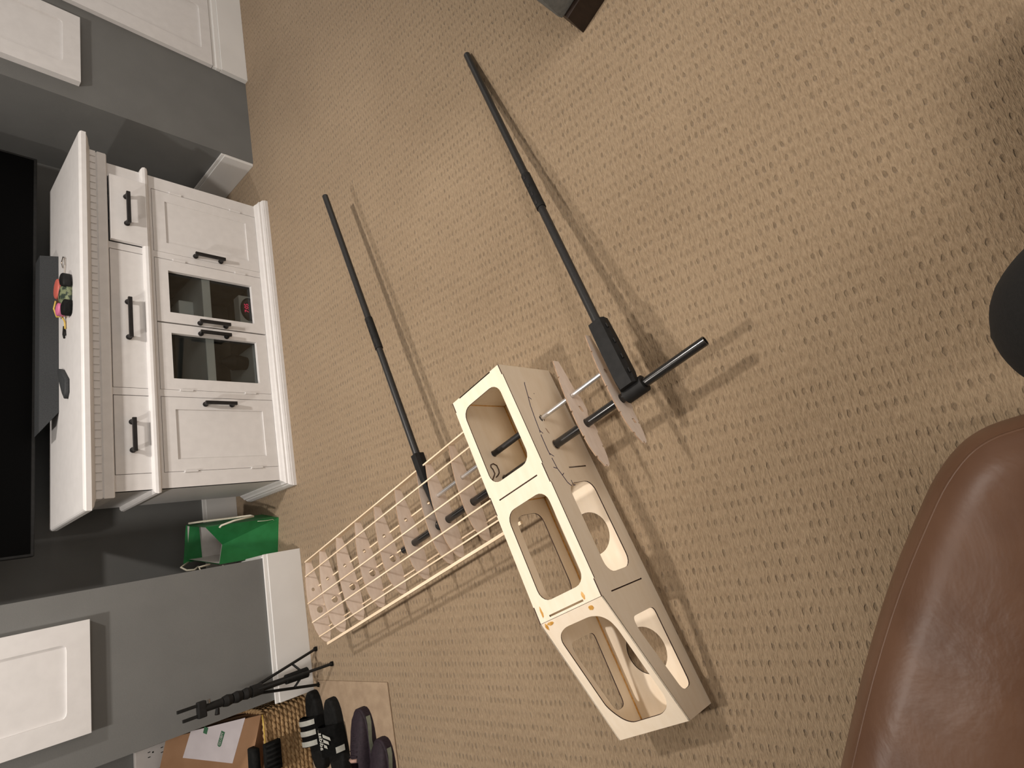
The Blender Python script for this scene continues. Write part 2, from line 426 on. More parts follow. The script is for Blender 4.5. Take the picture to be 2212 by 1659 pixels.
# ================================================================== TV console
tv = thing('tv_console', 'long white farmhouse TV console with drawers, glass doors and black pulls', 'console', (0, .25, 0))
bm = B()
moulding(bm, [(0, .7547), (0, .7700), (-.003, .7745), (-.009, .7775), (-.03, .7775), (-.03, .7547)], .75, 0, .475)
box(bm, -.722, .722, .028, .475, .7550, .7774)
obj('top_slab', bm, 'console', tv)
bm = B(); moulding(bm, [(.0, .735), (.004, .738), (.012, .741), (.022, .745), (.030, .751), (.034, .755), (-.02, .755), (-.02, .735)], .713, .037, .46)
obj('crown_cove', bm, 'console', tv)
bm = B(); moulding(bm, [(0, .676), (.004, .676), (.007, .680), (.007, .708), (.003, .711), (.003, .735), (-.02, .735), (-.02, .676)], .700, .050, .46)
obj('frieze', bm, 'console', tv)
bm = B(); box(bm, -.0128, .0128, -.0042, 0.002, .7135, .7335, 0, .001)
d0 = obj('dentil', bm, 'console', tv)
nd = 46; first = True
for i in range(nd):
    x = -.694 + i * (1.388 / (nd - 1))
    o = d0 if first else d0.copy()
    if not first: COL.objects.link(o)
    first = False
    o.location = (x, .047, 0)
for s in (-1, 1):
    for k in range(12):
        o = d0.copy(); COL.objects.link(o)
        o.rotation_euler = (0, 0, s * PI / 2)
        o.location = (s * .703, .070 + k * .0305, 0)
FY = .067
for sx in (-1, 1):
    bm = B(); box(bm, sx * .683 - (.018 if sx > 0 else 0), sx * .683 + (.018 if sx < 0 else 0), FY + .0006, .46, .02, .68)
    obj('side_panel', bm, 'console', tv)
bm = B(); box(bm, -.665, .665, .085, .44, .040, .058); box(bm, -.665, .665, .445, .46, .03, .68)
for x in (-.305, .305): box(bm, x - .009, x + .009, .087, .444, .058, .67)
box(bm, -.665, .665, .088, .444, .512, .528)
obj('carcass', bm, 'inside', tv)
bm = B(); box(bm, -.295, .295, .092, .43, .283, .318, 0, .002); obj('shelf', bm, 'shelfw', tv)
bm = B()
for x0, x1 in ((-.683, -.6225), (-.3185, -.2905), (.2925, .3215), (.6225, .683)): box(bm, x0, x1, FY, FY + .02, .03, .680)
for x0, x1 in ((-.6225, -.3185), (-.2905, .2925), (.3215, .6225)):
    for z0, z1 in ((.6695, .680), (.5105, .5355), (.03, .0575)): box(bm, x0, x1, FY + .0002, FY + .0202, z0, z1)
obj('face_frame', bm, 'console', tv)
bm = B(); moulding(bm, [(0, .523), (.010, .524), (.017, .529), (.0195, .537), (.017, .546), (.010, .551), (0, .552), (-.004, .552), (-.004, .523)], .6832, FY - .0002, .46)
obj('mid_moulding', bm, 'console', tv)
bm = B(); moulding(bm, [(-.004, .058), (.002, .058), (.006, .054), (.012, .046), (.020, .041), (.021, .034), (.026, .030), (.030, .022), (.0305, .016), (.032, .015), (.032, 0), (-.004, 0)], .6832, FY - .0002, .46)
obj('base_moulding', bm, 'console', tv)
def pull(parent, p0, p1, yface, axis):
    """black bar pull between two round feet"""
    bm = B(); out = .030
    for p in (p0, p1):
        tube(bm, (p[0], yface, p[1]), (p[0], yface - .006, p[1]), .0105, .0105, 12)
        tube(bm, (p[0], yface - .006, p[1]), (p[0], yface - out, p[1]), .0085, .0075, 10)
    e = .010
    if axis == 'x': box(bm, min(p0[0], p1[0]) - e, max(p0[0], p1[0]) + e, yface - out - .005, yface - out + .005, p0[1] - .007, p0[1] + .007, 0, .0015)
    else: box(bm, p0[0] - .007, p0[0] + .007, yface - out - .005, yface - out + .005, min(p0[1], p1[1]) - e, max(p0[1], p1[1]) + e, 0, .0015)
    return obj('handle', bm, 'blackmetal', parent)
def drawer(x0, x1, yf, hx0, hx1):
    bm = B(); box(bm, x0 + .0022, x1 - .0022, yf, yf + .018, .5372, .6668, 0, .001)
    box(bm, x0 + .02, x1 - .02, yf + .018, yf + .30, .545, .56); box(bm, x0 + .02, x0 + .03, yf + .018, yf + .30, .56, .64); box(bm, x1 - .03, x1 - .02, yf + .018, yf + .30, .56, .64)
    d = obj('drawer', bm, 'console', tv)
    pull(d, (hx0, .611), (hx1, .611), yf, 'x')
drawer(.3215, .6225, FY - .022, .405, .528)
drawer(-.2905, .2925, FY + .0012, -.083, .066)
drawer(-.6225, -.3185, FY + .0012, -.532, -.424)
def shaker(x0, x1, hx, px0, px1, hinge_side, glass=False):
    yf = FY + .0012
    bm = B()
    fn = lambda p, q, r: Vector((p, yf + r, q))
    plate(bm, [(x0 + .0018, .0592), (x1 - .0018, .0592), (x1 - .0018, .5082), (x0 + .0018, .5082)], [[(px0, .107), (px1, .107), (px1, .459), (px0, .459)]], .018, fn, 0, 0)
    d = obj('glass_door' if glass else 'door', bm, 'console', tv)
    bm = B(); g = .0015
    if glass:
        box(bm, px0 - .006, px1 + .006, yf + .019, yf + .022, .101, .465); obj('glass_pane', bm, 'glass', d)
    else:
        box(bm, px0 - .0, px1 + .0, yf + .0055, yf + .016, .107, .459); obj('door_panel', bm, 'console', d)
    pull(d, (hx, .239), (hx, .346), yf, 'z')
    for zc in (.155, .415):
        bm = B(); hx2 = x1 + .0005 if hinge_side > 0 else x0 - .0005
        tube(bm, (hx2, FY - .0025, zc - .024), (hx2, FY - .0025, zc + .024), .0042, .0042, 10)
        obj('hinge', bm, 'console', d)
shaker(.3215, .6225, .334, .371, .574, 1)
shaker(.0012, .2925, .0145, .049, .2405, 1, True)
shaker(-.2905, -.0012, -.034, -.241, -.0435, -1, True)
shaker(-.6225, -.3185, -.347, -.573, -.371, -1)

# small things behind the glass
ck = thing('digital_clock', 'small silver digital clock with red numerals behind the right glass door', 'clock', (.135, .14, .058))
bm = B(); box(bm, .065, .203, .105, .16, .0585, .153, 0, .005); obj('case', bm, 'silver', ck)
bm = B()
el = [(.134 + .058 * math.cos(t), .1075 + .041 * math.sin(t)) for t in [2 * PI * i / 36 for i in range(36)]]
el2 = [(.134 + .050 * math.cos(t), .1075 + .034 * math.sin(t)) for t in [2 * PI * i / 36 for i in range(36)]]
plate(bm, el, [el2], .006, lambda p, q, r: Vector((p, .105 - r, q)), 0, 0); obj('bezel', bm, 'black', ck)
bm = B(); plate(bm, el2, [], .002, lambda p, q, r: Vector((p, .105 - r, q)), 0, 0); obj('lens', bm, 'clockface', ck)
lettering('digits', '7:05', .027, Matrix.Translation((.140, .1022, .120)) @ Matrix.Rotation(PI / 2, 4, 'X'), ck, 'redled')
bm = B(); box(bm, .105, .172, .19, .30, .3185, .380, 0, .006); tag(obj('router', bm, 'shelfw'), 'small grey upright box on the shelf behind the right glass door', 'router')
bm = B(); box(bm, -.235, -.030, .12, .38, .0585, .098, 0, .012); box(bm, -.215, -.05, .116, .122, .074, .0775, 1)
tag(obj('game_console', bm, ['shelfw', 'black']), 'flat light grey media box with a dark slot behind the left glass door', 'media box')
bm = B(); tube(bm, (-.10, .20, .0985), (-.10, .20, .16), .03, .038, 16); tube(bm, (-.10, .20, .16), (-.10, .20, .215), .038, .012, 16)
tag(obj('vase', bm, 'black', None, True, 40), 'dark rounded vase on the media box behind the left glass door', 'vase')

# things on and above the console
bm = B(); box(bm, -.838, .856, .42, .455, .831, 1.785, 0, .003)
t = thing('television', 'large black flat television hung in the niche above the white console', 'television', (0, .45, .83))
obj('cabinet', bm, 'black', t)
bm = B(); box(bm, -.828, .846, .4185, .421, .843, 1.775); obj('screen', bm, 'screen', t)
bm = B(); box(bm, -.25, .25, .455, YB - .001, 1.2, 1.5); obj('wall_bracket', bm, 'blackmetal', t)
bm = B()
plate(bm, [(-.317, .7776), (.349, .7776), (.338, .838), (-.398, .838)], [], .075, lambda p, q, r: Vector((p, .323 + r, q)), 0, 0)
tag(obj('soundbar', bm, 'soundbar'), 'low dark grey soundbar on the console below the television', 'soundbar')

# bunch of keys
kz = .7785
k = thing('keychain', 'bunch of keys and colourful tags with a yellow cord on the console top', 'keys', (.08, .2, .7775))
bm = B(); sweep(bm, [(.255, .235, kz + .003), (.285, .25, kz + .004), (.298, .225, kz + .004), (.282, .20, kz + .004), (.25, .20, kz + .003), (.215, .215, kz + .003), (.19, .225, kz + .003)], .0022, 6); obj('carabiner', bm, 'steel', k)
bm = B(); sweep(bm, [(.185 + .02 * math.cos(a), .235 + .02 * math.sin(a), kz + .004 + .002 * math.sin(a)) for a in [2 * PI * i / 16 for i in range(16)]], .0018, 6, closed=True); obj('key_ring', bm, 'steel', k)
def lump(name, mat, pts, z0, z1, rr=.006, cr=.003):
    bm = B(); cushion(bm, dense([(p[0], p[1]) for p in pts], 3), kz + z0, kz + z1, rr, cr); obj(name, bm, mat, k, True)
lump('pouch', 'camo', [(.045, .128), (.105, .116), (.150, .128), (.158, .170), (.135, .205), (.085, .215), (.050, .185)], -.001, .018, .007, .012)
lump('remote_fob', 'black', [(.118, .108), (.165, .112), (.182, .140), (.172, .165), (.138, .158)], .004, .030, .007)
lump('dark_fob', 'rubber', [(.012, .120), (.060, .112), (.066, .138), (.058, .165), (.018, .160)], -.001, .026, .006)
lump('coral_tag', 'redplastic', [(.120, .195), (.158, .180), (.188, .205), (.180, .240), (.140, .255), (.112, .230)], .006, .030, .006)
lump('pink_tag', 'pinkplastic', [(.030, .165), (.058, .155), (.072, .180), (.050, .205), (.026, .195)], .008, .034, .006)
lump('silver_key', 'steel', [(.080, .225), (.120, .235), (.118, .250), (.076, .242)], -.001, .004, .001, .001)
lump('brown_fob', 'darkbrown', [(.075, .200), (.110, .205), (.108, .228), (.070, .225)], .005, .024, .005)
bm = B(); sweep(bm, [(.12, .265, kz + .02), (.095, .285, kz + .022), (.06, .28, kz + .014), (.05, .25, kz + .012), (.07, .225, kz + .02), (.04, .215, kz + .012), (.01, .205, kz + .004), (-.02, .20, kz + .004)], .005, 8, flat=.6); obj('yellow_cord', bm, 'yellow', k, True)
bm = B(); sweep(bm, [(.0, .225, kz + .003), (-.03, .235, kz + .003), (-.05, .222, kz + .003), (-.045, .205, kz + .003), (-.02, .21, kz + .003)], .003, 6); obj('black_loop', bm, 'black', k, True)
bm = B(); cushion(bm, [(-.305, .185), (-.285, .165), (-.235, .165), (-.175, .235), (-.16, .27), (-.185, .262), (-.25, .225)], kz - .001, kz + .014, .005, .006)
tag(obj('folded_cloth', bm, 'soundbar', None, True), 'small dark grey folded cloth lying on the left of the console top', 'cloth')

# ================================================================== model aircraft (local axes: a to the nose, s to the viewer, h up)
PO, PR = (-.666, -1.412, 0), 3.408
HF, WF, KA, LA, HN = .218, .197, .609, .902, .112
T = .003
fu = thing('airplane_fuselage', 'pale plywood box fuselage of a model airplane with rounded window cutouts', 'model airplane', PO, PR, local=True)
XS = lambda y0, sg: (lambda p, q, r: Vector((p, y0 + sg * r, q)))       # plates standing in a-h, thickness along s
win_mid = rrect(.345, .048, .571, .157, .030)
win_nose = roundpoly([(.674, .042), (.851, .042), (.851, .083), (.700, .143), (.674, .143)], .016)
slot = lambda a, z0, z1: [(a - .0018, z0), (a + .0018, z0), (a + .0018, z1), (a - .0018, z1)]
tabs = [(0, .030, 0), (.030, .285, 1), (.285, .335, 0), (.335, .570, 1), (.570, KA, 0)]
def side_outline():
    up = []
    for a0, a1, low in tabs:
        h = HF - T if low else HF
        up += [(a0, h), (a1, h)]
    return [(0, 0)] + up + [(LA, HN), (LA + .004, 0)]
side_holes = lambda: [win_mid, win_nose, slot(.608, .037, .178), slot(.304, .043, .120), circ(.239, .131, .0135), circ(.161, .138, .0098, 16)]
bm = B(); plate(bm, side_outline()[::-1], side_holes(), T, XS(0, -1)); near = obj('side_panel', bm, ['ply', 'burnt'], fu)
bm = B(); plate(bm, side_outline()[::-1], side_holes(), T, XS(-WF, 1)); obj('side_panel', bm, ['ply', 'burnt'], fu)
XY = lambda h, sg: (lambda p, q, r: Vector((p, q, h + sg * r)))
top = [(0, -T)]
for a0, a1, low in tabs:
    s = 0 if low else -T
    top += [(a0, s), (a1, s)]
for a0, a1, low in tabs[::-1]:
    s = -WF if low else -WF + T
    top += [(a1, s), (a0, s)]
top = [p for i, p in enumerate(top) if i == 0 or p != top[i - 1]]
bm = B(); plate(bm, top, [rrect(.038, -.171, .2635, -.028, .030), rrect(.343, -.166, .570, -.026, .030), [(.3022, -.169), (.3058, -.169), (.3058, -.029), (.3022, -.029)], [(.599, -.160), (.6035, -.160), (.6035, -.052), (.599, -.052)]], T, XY(HF, -1))
tp = obj('top_panel', bm, ['ply', 'burnt'], fu)
SL = math.hypot(LA - KA, HF - HN); ux = Vector(((LA - KA) / SL, 0, -(HF - HN) / SL)); un = Vector((-ux.z, 0, ux.x))
NF = lambda p, q, r: Vector((KA, 0, HF)) + ux * p + Vector((0, q, 0)) - un * r
kk = SL / (LA - KA)
nw = [((a - KA) * kk, s) for a, s in [(.637, -.060), (.645, -.036), (.660, -.022), (.680, -.017), (.843, -.017), (.863, -.028), (.874, -.051), (.874, -.133), (.864, -.150), (.846, -.163), (.825, -.172), (.661, -.172), (.645, -.160), (.637, -.138)]]
nw = roundpoly(nw[::-1], .010, 3)
bm = B(); plate(bm, [(0.001, 0), (SL - .0, 0), (SL - .0, -WF), (.001, -WF)], [nw], T, NF); obj('nose_panel', bm, ['ply', 'burnt'], fu)
bm = B(); plate(bm, [(.003, -T), (LA, -T), (LA, -WF + T), (.003, -WF + T)], [circ(.456, -.100, .056, 36), circ(.760, -.097, .055, 36)], T, XY(.001, 1)); obj('bottom_panel', bm, ['ply', 'burnt'], fu)
YZ = lambda a, sg: (lambda p, q, r: Vector((a + sg * r, p, q)))
bm = B(); plate(bm, [(-T, .004), (-T, HF - T), (-.035, HF - T), (-.035, HF + .0), (-.165, HF + .0), (-.165, HF - T), (-WF + T, HF - T), (-WF + T, .004)], [], T, YZ(0, 1)); obj('tail_panel', bm, ['ply', 'burnt'], fu)
bm = B(); plate(bm, [(-T, .004), (-T, HN - T), (-WF + T, HN - T), (-WF + T, .004)], [], T, YZ(LA - T, 1)); obj('nose_end_panel', bm, ['ply', 'burnt'], fu)
for a in (.3025, .6065):
    bm = B(); plate(bm, [(-T, .004), (-T, HF - T - .0005), (-WF + T, HF - T - .0005), (-WF + T, .004)], [rrect(-.158, .075, -.039, .185, .02)], T, YZ(a, 1)); obj('bulkhead', bm, ['ply', 'burnt'], fu)
# amber glue along the inside corners
def bead(pts, r): 
    bm = B(); sweep(bm, pts, r, 6); obj('glue_bead', bm, 'glue', fu, True)
yo = -WF + T + .0006
for a0, a1 in ((.004, .3015), (.3065, .6055), (.6105, LA - T)):
    n = 14
    bead([(a0 + (a1 - a0) * i / n, yo + random.uniform(-.0004, .0006), .0048 + random.uniform(-.0005, .0008)) for i in range(n + 1)], .0024)
for a in (.0036, .3063, .610): bead([(a, yo, .006 + (HF - .014) * i / 8) for i in range(9)], .0019)
for a in (.0036, .3063): bead([(a, -WF + .006 + (WF - .012) * i / 8, .0048) for i in range(9)], .0017)
def blob(a, s, w, l, fn):
    bm = B()
    pts = [(a + l * math.cos(t) * random.uniform(.75, 1.15), s + w * math.sin(t) * random.uniform(.75, 1.15)) for t in [2 * PI * i / 14 for i in range(14)]]
    plate(bm, pts, [], .0008, fn, 0, 0); obj('glue_smear', bm, 'glue', fu)
FT = XY(HF, 1)
FN = lambda p, q, r: Vector((KA, 0, HF)) + ux * p + Vector((0, q, 0)) + un * r
blob(.592, -.047, .004, .009, FT); blob(.013, -.043, .008, .006, FN); blob(.587, -.178, .003, .013, FT); blob(.012, -.183, .004, .008, FN); blob(.008, -.168, .010, .004, FN)
# pencilled wing section on the near side
def penline(pts, w):
    bm = B()
    for (p, q) in zip(pts[:-1], pts[1:]):
        p, q = Vector(p), Vector(q); d = (q - p).normalized(); n = Vector((-d.y, d.x)) * w
        vs = [bm.verts.new((c.x, .0006, c.y)) for c in (p + n, q + n, q - n, p - n)]
        vs2 = [bm.verts.new((v.co.x, .0001, v.co.z)) for v in vs]
        bm.faces.new(vs); quad_faces(bm, vs, vs2)
    o = obj('pen_line', bm, 'ink', near); return o
penline([(.050, .141), (.056, .144), (.096, .154), (.124, .162), (.167, .168), (.195, .171), (.204, .173)], .0011)
penline([(.209, .1735), (.213, .174), (.251, .175), (.267, .174)], .0012)
penline([(.275, .173), (.281, .172), (.304, .170), (.323, .162), (.342, .155), (.353, .145)], .0011)
for a, b in (((.096, .154), (.104, .145)), ((.197, .171), (.206, .163)), ((.262, .174), (.271, .161)), ((.304, .170), (.300, .183)), ((.323, .162), (.318, .153)), ((.338, .136), (.352, .136)), ((.352, .136), (.352, .128)), ((.084, .1225), (.0862, .1215))): penline([a, b], .0009)
bm = B(); plate(bm, [(.190, .144), (.193, .139), (.207, .135), (.204, .140)], [], .0005, XS(0, 1), 0, 0); obj('smudge', bm, 'tan', near)

# spar, joiner rod, sleeve
AS, HS, AR, HR = .239, .131, .161, .138
sp = thing('wing_spar_tube', 'long glossy black carbon tube running through the plywood fuselage and the wing', 'tube', PO, PR, local=True)
bm = B(); hollow(bm, (AS, -.692, HS), (AS, .455, HS), .0112, .0094, 28); obj('tube', bm, 'carbon', sp, True, 40)
bm = B(); hollow(bm, (AS, -.002, HS), (AS, .0022, HS), .0132, .0117, 24); obj('sleeve_ring', bm, 'steel', sp, True, 40)
rd = thing('joiner_rod', 'slim silver aluminium rod beside the thick black spar', 'rod', PO, PR, local=True)
bm = B(); tube(bm, (AR, -.466, HR), (AR, .2175, HR), .0060, None, 16); obj('rod', bm, 'alu', rd, True, 40)
bm = B(); hollow(bm, (AR, -WF + T + .0005, HR), (AR, -T - .0005, HR), .0084, .0062, 20); obj('sleeve', bm, 'boom', rd, True, 40)

# ribs
UP = [(.055, .1425), (.080, .149), (.100, .1535), (.124, .1600), (.153, .1650), (.180, .1685), (.207, .1710), (.246, .1725), (.276, .1710), (.304, .1675), (.323, .1610), (.340, .1525), (.352, .1435)]
LO = [(.358, .131), (.352, .121), (.330, .1125), (.300, .1075), (.260, .1052), (.224, .1050), (.190, .1058), (.150, .1085), (.110, .1130), (.080, .1165), (.055, .1200)]
TOPS = [.107, .207, .276, .330]; BOTS = [.152, .224, .304]
def hgt(prof, a):
    pr = sorted(prof)
    for (x0, y0), (x1, y1) in zip(pr[:-1], pr[1:]):
        if x0 <= a <= x1: return y0 + (y1 - y0) * (a - x0) / (x1 - x0)
NW, ND = .0046, .0046
def rib_outline(notch=True, lugs=False):
    up = list(UP); lo = list(LO)
    if notch:
        for a in TOPS:
            up += [(a - NW / 2, hgt(UP, a - NW / 2)), (a - NW / 2 + 1e-5, hgt(UP, a) - ND), (a + NW / 2 - 1e-5, hgt(UP, a) - ND), (a + NW / 2, hgt(UP, a + NW / 2))]
        for a in BOTS:
            lo += [(a - NW / 2, hgt(LO, a - NW / 2)), (a - NW / 2 + 1e-5, hgt(LO, a) + ND), (a + NW / 2 - 1e-5, hgt(LO, a) + ND), (a + NW / 2, hgt(LO, a + NW / 2))]
        up = [p for p in up if all(abs(p[0] - a) < NW / 2 + 1e-9 and True or abs(p[0] - a) > NW / 2 + 1e-4 for a in TOPS)]
        up = [p for p in up if p not in UP or all(abs(p[0] - a) > NW / 2 for a in TOPS)]
        lo = [p for p in lo if p not in LO or all(abs(p[0] - a) > NW / 2 for a in BOTS)]
    if lugs:
        lo = [p for p in lo if not (.158 < p[0] < .222 or .236 < p[0] < .268)]
        lo += [(.158, .1075), (.164, .0985), (.200, .0985), (.212, .1050), (.240, .1050), (.248, .0990), (.262, .0990), (.268, .1055)]
    up.sort(); lo.sort(reverse=True)
    tail = [(.3555, .141), (.3555, .1365), (.3515, .1365), (.3515, .1325), (.3555, .1325)] if lugs else []
    return [p for p in up + tail + lo]
wg = thing('airplane_wing', 'open wooden wing frame of thin ribs and sticks behind the fuselage', 'wing frame', PO, PR, local=True)
HSL = .011
RS = [-1.266, -1.153, -1.025, -.891, -.763, -.634, -.508, -.458, -.338]
ol = rib_outline()[::-1]
for i, s in enumerate(RS):
    dz = (s + .34) * HSL
    small = i == 0
    holes = [circ(AS, HS + (0 if s > -.7 else -dz * .0), .0122, 20), circ(AR, HR, .0066, 14)]
    bm = B(); plate(bm, ol, holes, .0028, lambda p, q, r, s=s, dz=dz: Vector((p, s - .0014 + r, q + dz)))
    obj('rib', bm, ['rib', 'ribedge'], wg)
S0, S1 = -.2005, -1.2682
def stick(name, a, h0, w, t, s1=S1, s0=S0):
    bm = B()
    vs = []
    for s in (s0, s1):
        dz = (s + .34) * HSL
        vs.append([bm.verts.new((a + x, s, h0 + z + dz)) for x, z in ((-w / 2, -t), (w / 2, -t), (w / 2, 0), (-w / 2, 0))])
    quad_faces(bm, vs[0], vs[1]); bm.faces.new(vs[0]); bm.faces.new(vs[1])
    return obj(name, bm, 'stick', wg)
for a in TOPS: stick('stringer', a, hgt(UP, a) + .0004, NW - .0004, ND)
for a in BOTS: stick('stringer', a, hgt(LO, a) + ND - .0002, NW - .0004, ND)
stick('trailing_edge_strip', .0525, .1440, .0045, .0220)
stick('leading_edge_stick', .3620, .1350, .0085, .0090)
# loose ribs threaded on the near half of the spar
for s, lab in ((.107, 'loose wooden wing rib on the spar nearest to the fuselage side'), (.2195, 'loose wooden wing rib pressed against the black boom clamp')):
    r = thing('loose_wing_rib', lab, 'wing rib', PO, PR, 'loose ribs on the spar', local=True)
    ht = circ(AS, HS, .0120, 20); ht2 = circ(AR, HR, .0064, 14)
    bm = B(); plate(bm, rib_outline(True, True)[::-1], [ht, ht2, [(.190, .122), (.206, .118), (.206, .127), (.190, .131)], ] if s < .2 else [ht, ht2, [(.292, .124), (.304, .121), (.304, .131), (.292, .134)]], .0030, lambda p, q, rr, s=s: Vector((p, s - .0015 + rr, q)))
    obj('rib', bm, ['rib', 'ribedge'], r)

# tail booms
def boom(label, s, tip, root, wk):
    t = thing('tail_boom', label, 'tube', PO, PR, 'black tail booms', local=True)
    A0, A1 = Vector((tip[0], s, tip[1])), Vector((root[0], s, root[1]))
    d = (A1 - A0).normalized(); X = Vector((0, 1, 0)); Z = X.cross(d) * -1
    if Z.z < 0: Z = -Z
    P = lambda l, x, z: A0 + d * l + X * x + Z * z
    Lb = (A1 - A0).length
    bm = B(); hollow(bm, A0, A1, .0112, .0092, 22); obj('tube', bm, 'boom', t, True, 40)
    c0, c1 = wk['collar']
    bm = B(); hollow(bm, P(c0, 0, 0), P(c1, 0, 0), .0138, .0113, 18)
    cl = obj('joint_collar', bm, 'black', t, True, 40)
    for q in range(4):
        bm = B(); l = c0 + (c1 - c0) * (q + .5) / 4
        box(bm, -.006, .006, -.0035, .0035, -.001, .0012, 0, .0005)
        for v in bm.verts: v.co = P(l + v.co.x, v.co.y, .0138 + v.co.z)
        obj('collar_slot', bm, 'blackmetal', cl)
    # bracket
    bm = B(); rings = []
    for l, hw, zb, zt in wk['bracket']:
        rings.append([bm.verts.new(P(Lb + l, x + wk.get('off', 0), z)) for x, z in ((-hw, zb), (hw, zb), (hw, zt * .6 + zb * .4), (hw * .72, zt), (-hw * .72, zt), (-hw, zt * .6 + zb * .4))])
    for i in range(len(rings) - 1): quad_faces(bm, rings[i], rings[i + 1])
    bm.faces.new(rings[0]); bm.faces.new(rings[-1])
    br = obj('bracket', bm, 'black', t)
    s0, s1, r = wk['clamp']
    bm = B(); hollow(bm, (AS, s0, HS), (AS, s1, HS), r, .0118, 24); obj('spar_clamp', bm, 'black', t, True, 40)
    for (a, ss, h) in wk.get('screws', []):
        bm = B(); tube(bm, (a, ss, h - .004), (a, ss, h + .0015), .0022, None, 10); obj('screw', bm, 'steel', t)
    for l in wk.get('lugs', []):
        bm = B(); box(bm, -.006, .006, -.001, .0018, -.005, .001, 0, .0006)
        for v in bm.verts: v.co = P(Lb + l + v.co.x, wk['lugx'] + v.co.y, .010 + v.co.z)
        obj('lug', bm, 'black', br)
    return t
boom('black tail boom of the open wing frame, lying above the carpet farther from the viewer', -.483, (-1.135, .1375), (.030, .1375),
     dict(collar=(.605, .735), bracket=[(-.022, .0155, -.016, .0160), (.020, .0150, -.016, .0160), (.10, .0105, -.016, .012), (.170, .0070, -.016, .006), (.198, .0070, -.016, .004)], clamp=(-.497, -.467, .0165),
          screws=[(.236, -.490, .1475), (.236, -.474, .1475)]))
boom('black tail boom clamped beside the loose ribs, its far tip resting on the carpet', .2625, (-1.112, .0125), (.075, .1405),
     dict(collar=(.622, .760), bracket=[(-.028, .0235, -.014, .0150), (.030, .0245, -.017, .0165), (.130, .0245, -.018, .0150), (.158, .0230, -.012, .0090)], clamp=(.2345, .2900, .0205),
          lugs=[.0, .045, .09, .13], lugx=.0235, off=-.001))

# wire loop lying in the rear bay
wl = thing('wire_loop', 'thin brown wire loop against the inner wall of the rear fuselage bay', 'wire', PO, PR, local=True)
bm = B(); sweep(bm, [(a, -WF + T + .0017, h) for a, h in ((.252, .180), (.242, .186), (.236, .184), (.228, .175), (.220, .167), (.207, .168), (.201, .172), (.194, .169), (.191, .158), (.197, .147), (.211, .146), (.219, .149), (.226, .158), (.231, .168))], .0016, 6); obj('wire', bm, 'darkbrown', wl, True)

# ================================================================== green gift bag
gb = thing('gift_bag', 'green paper gift bag with white cord handles standing in the niche', 'gift bag', (-.90, .33, 0), local=False)
ga, gbk = Vector((-.828, .222)), Vector((-.988, .262))       # bottom corners of the folded end
gx = (gbk - ga); gd = Vector((.24, .97)).normalized()
def G(u, v, z): 
    p = ga + gx * u + gd * v
    return Vector((p.x, p.y, z))
HB = .315
bm = B()
o = {n: bm.verts.new(c) for n, c in dict(
    b0=G(0, 0, 0), b1=G(1, 0, 0), bm=G(.5, .000, .0), c=G(.5, .016, .080), t0=G(.02, .004, HB), t1=G(1.0, .002, HB - .060), tm=G(.56, .046, HB - .088),
    k0=G(0, .16, 0), k1=G(1, .16, 0), r0=G(.06, .16, HB + .015), r1=G(.94, .16, HB + .005)).items()}
F = lambda *n, mi=0: setattr(bm.faces.new([o[x] for x in n]), 'material_index', mi)
F('b0', 'b1', 'c'); F('b0', 'c', 'tm', 't0'); F('b1', 't1', 'tm', 'c'); F('b0', 't0', 'r0', 'k0'); F('b1', 'k1', 'r1', 't1'); F('k0', 'r0', 'r1', 'k1'); F('b0', 'k0', 'k1', 'b1')
obj('bag_body', bm, 'greenpaper', gb)
bm = B()
q = [bm.verts.new(c) for c in (G(.03, .008, HB - .001), G(.55, .051, HB - .088), G(.98, .006, HB - .061), G(.93, .156, HB + .003), G(.07, .156, HB + .013))]
b2 = [bm.verts.new(c) for c in (G(.06, .02, .10), G(.55, .05, .10), G(.95, .02, .10), G(.92, .15, .10), G(.08, .15, .10))]
quad_faces(bm, q[:4] + q[4:], b2[:4] + b2[4:]); bm.faces.new(b2)
obj('bag_lining', bm, 'whitepaper', gb)
bm = B(); qq = [bm.verts.new(c) for c in (G(.04, .150, HB - .030), G(.97, .150, HB - .050), G(1.02, .158, HB + .022), G(.05, .158, HB + .018))]
qb = [bm.verts.new(v.co + Vector((0, .002, 0))) for v in qq]; bm.faces.new(qq); bm.faces.new(qb); quad_faces(bm, qq, qb)
obj('back_flap', bm, 'greenpaper', gb)
bm = B(); sweep(bm, [G(.0, .15, HB + .01), G(-.05, .10, HB - .02), G(-.10, .04, HB - .10), G(-.14, .0, HB - .185), G(-.13, -.02, HB - .19), G(-.07, -.012, HB - .11), G(.02, -.006, HB - .06), G(.07, -.002, HB - .055)], .0042, 8); obj('cord_handle', bm, 'cord', gb, True)
bm = B(); sweep(bm, [G(1.0, .16, HB + .0), G(1.06, .12, HB + .045), G(1.13, .10, HB + .03), G(1.15, .10, HB + .0), G(1.10, .11, HB - .02)], .0040, 8); obj('cord_handle', bm, 'cord', gb, True)
bm = B(); sweep(bm, [G(.98, .02, HB - .03), G(1.0, .015, HB + .015), G(1.08, .01, HB + .01), G(1.15, .005, HB - .03), G(1.12, -.002, HB - .07), G(1.03, -.004, HB - .075)], .0040, 8); obj('cord_handle', bm, 'cord', gb, True)
bm = B(); sweep(bm, [G(.03, -.004, .10), G(.04, -.006, .07), G(.03, -.006, .03), G(.06, -.004, .025)], .0012, 6); obj('loose_thread', bm, 'cord', gb, True)

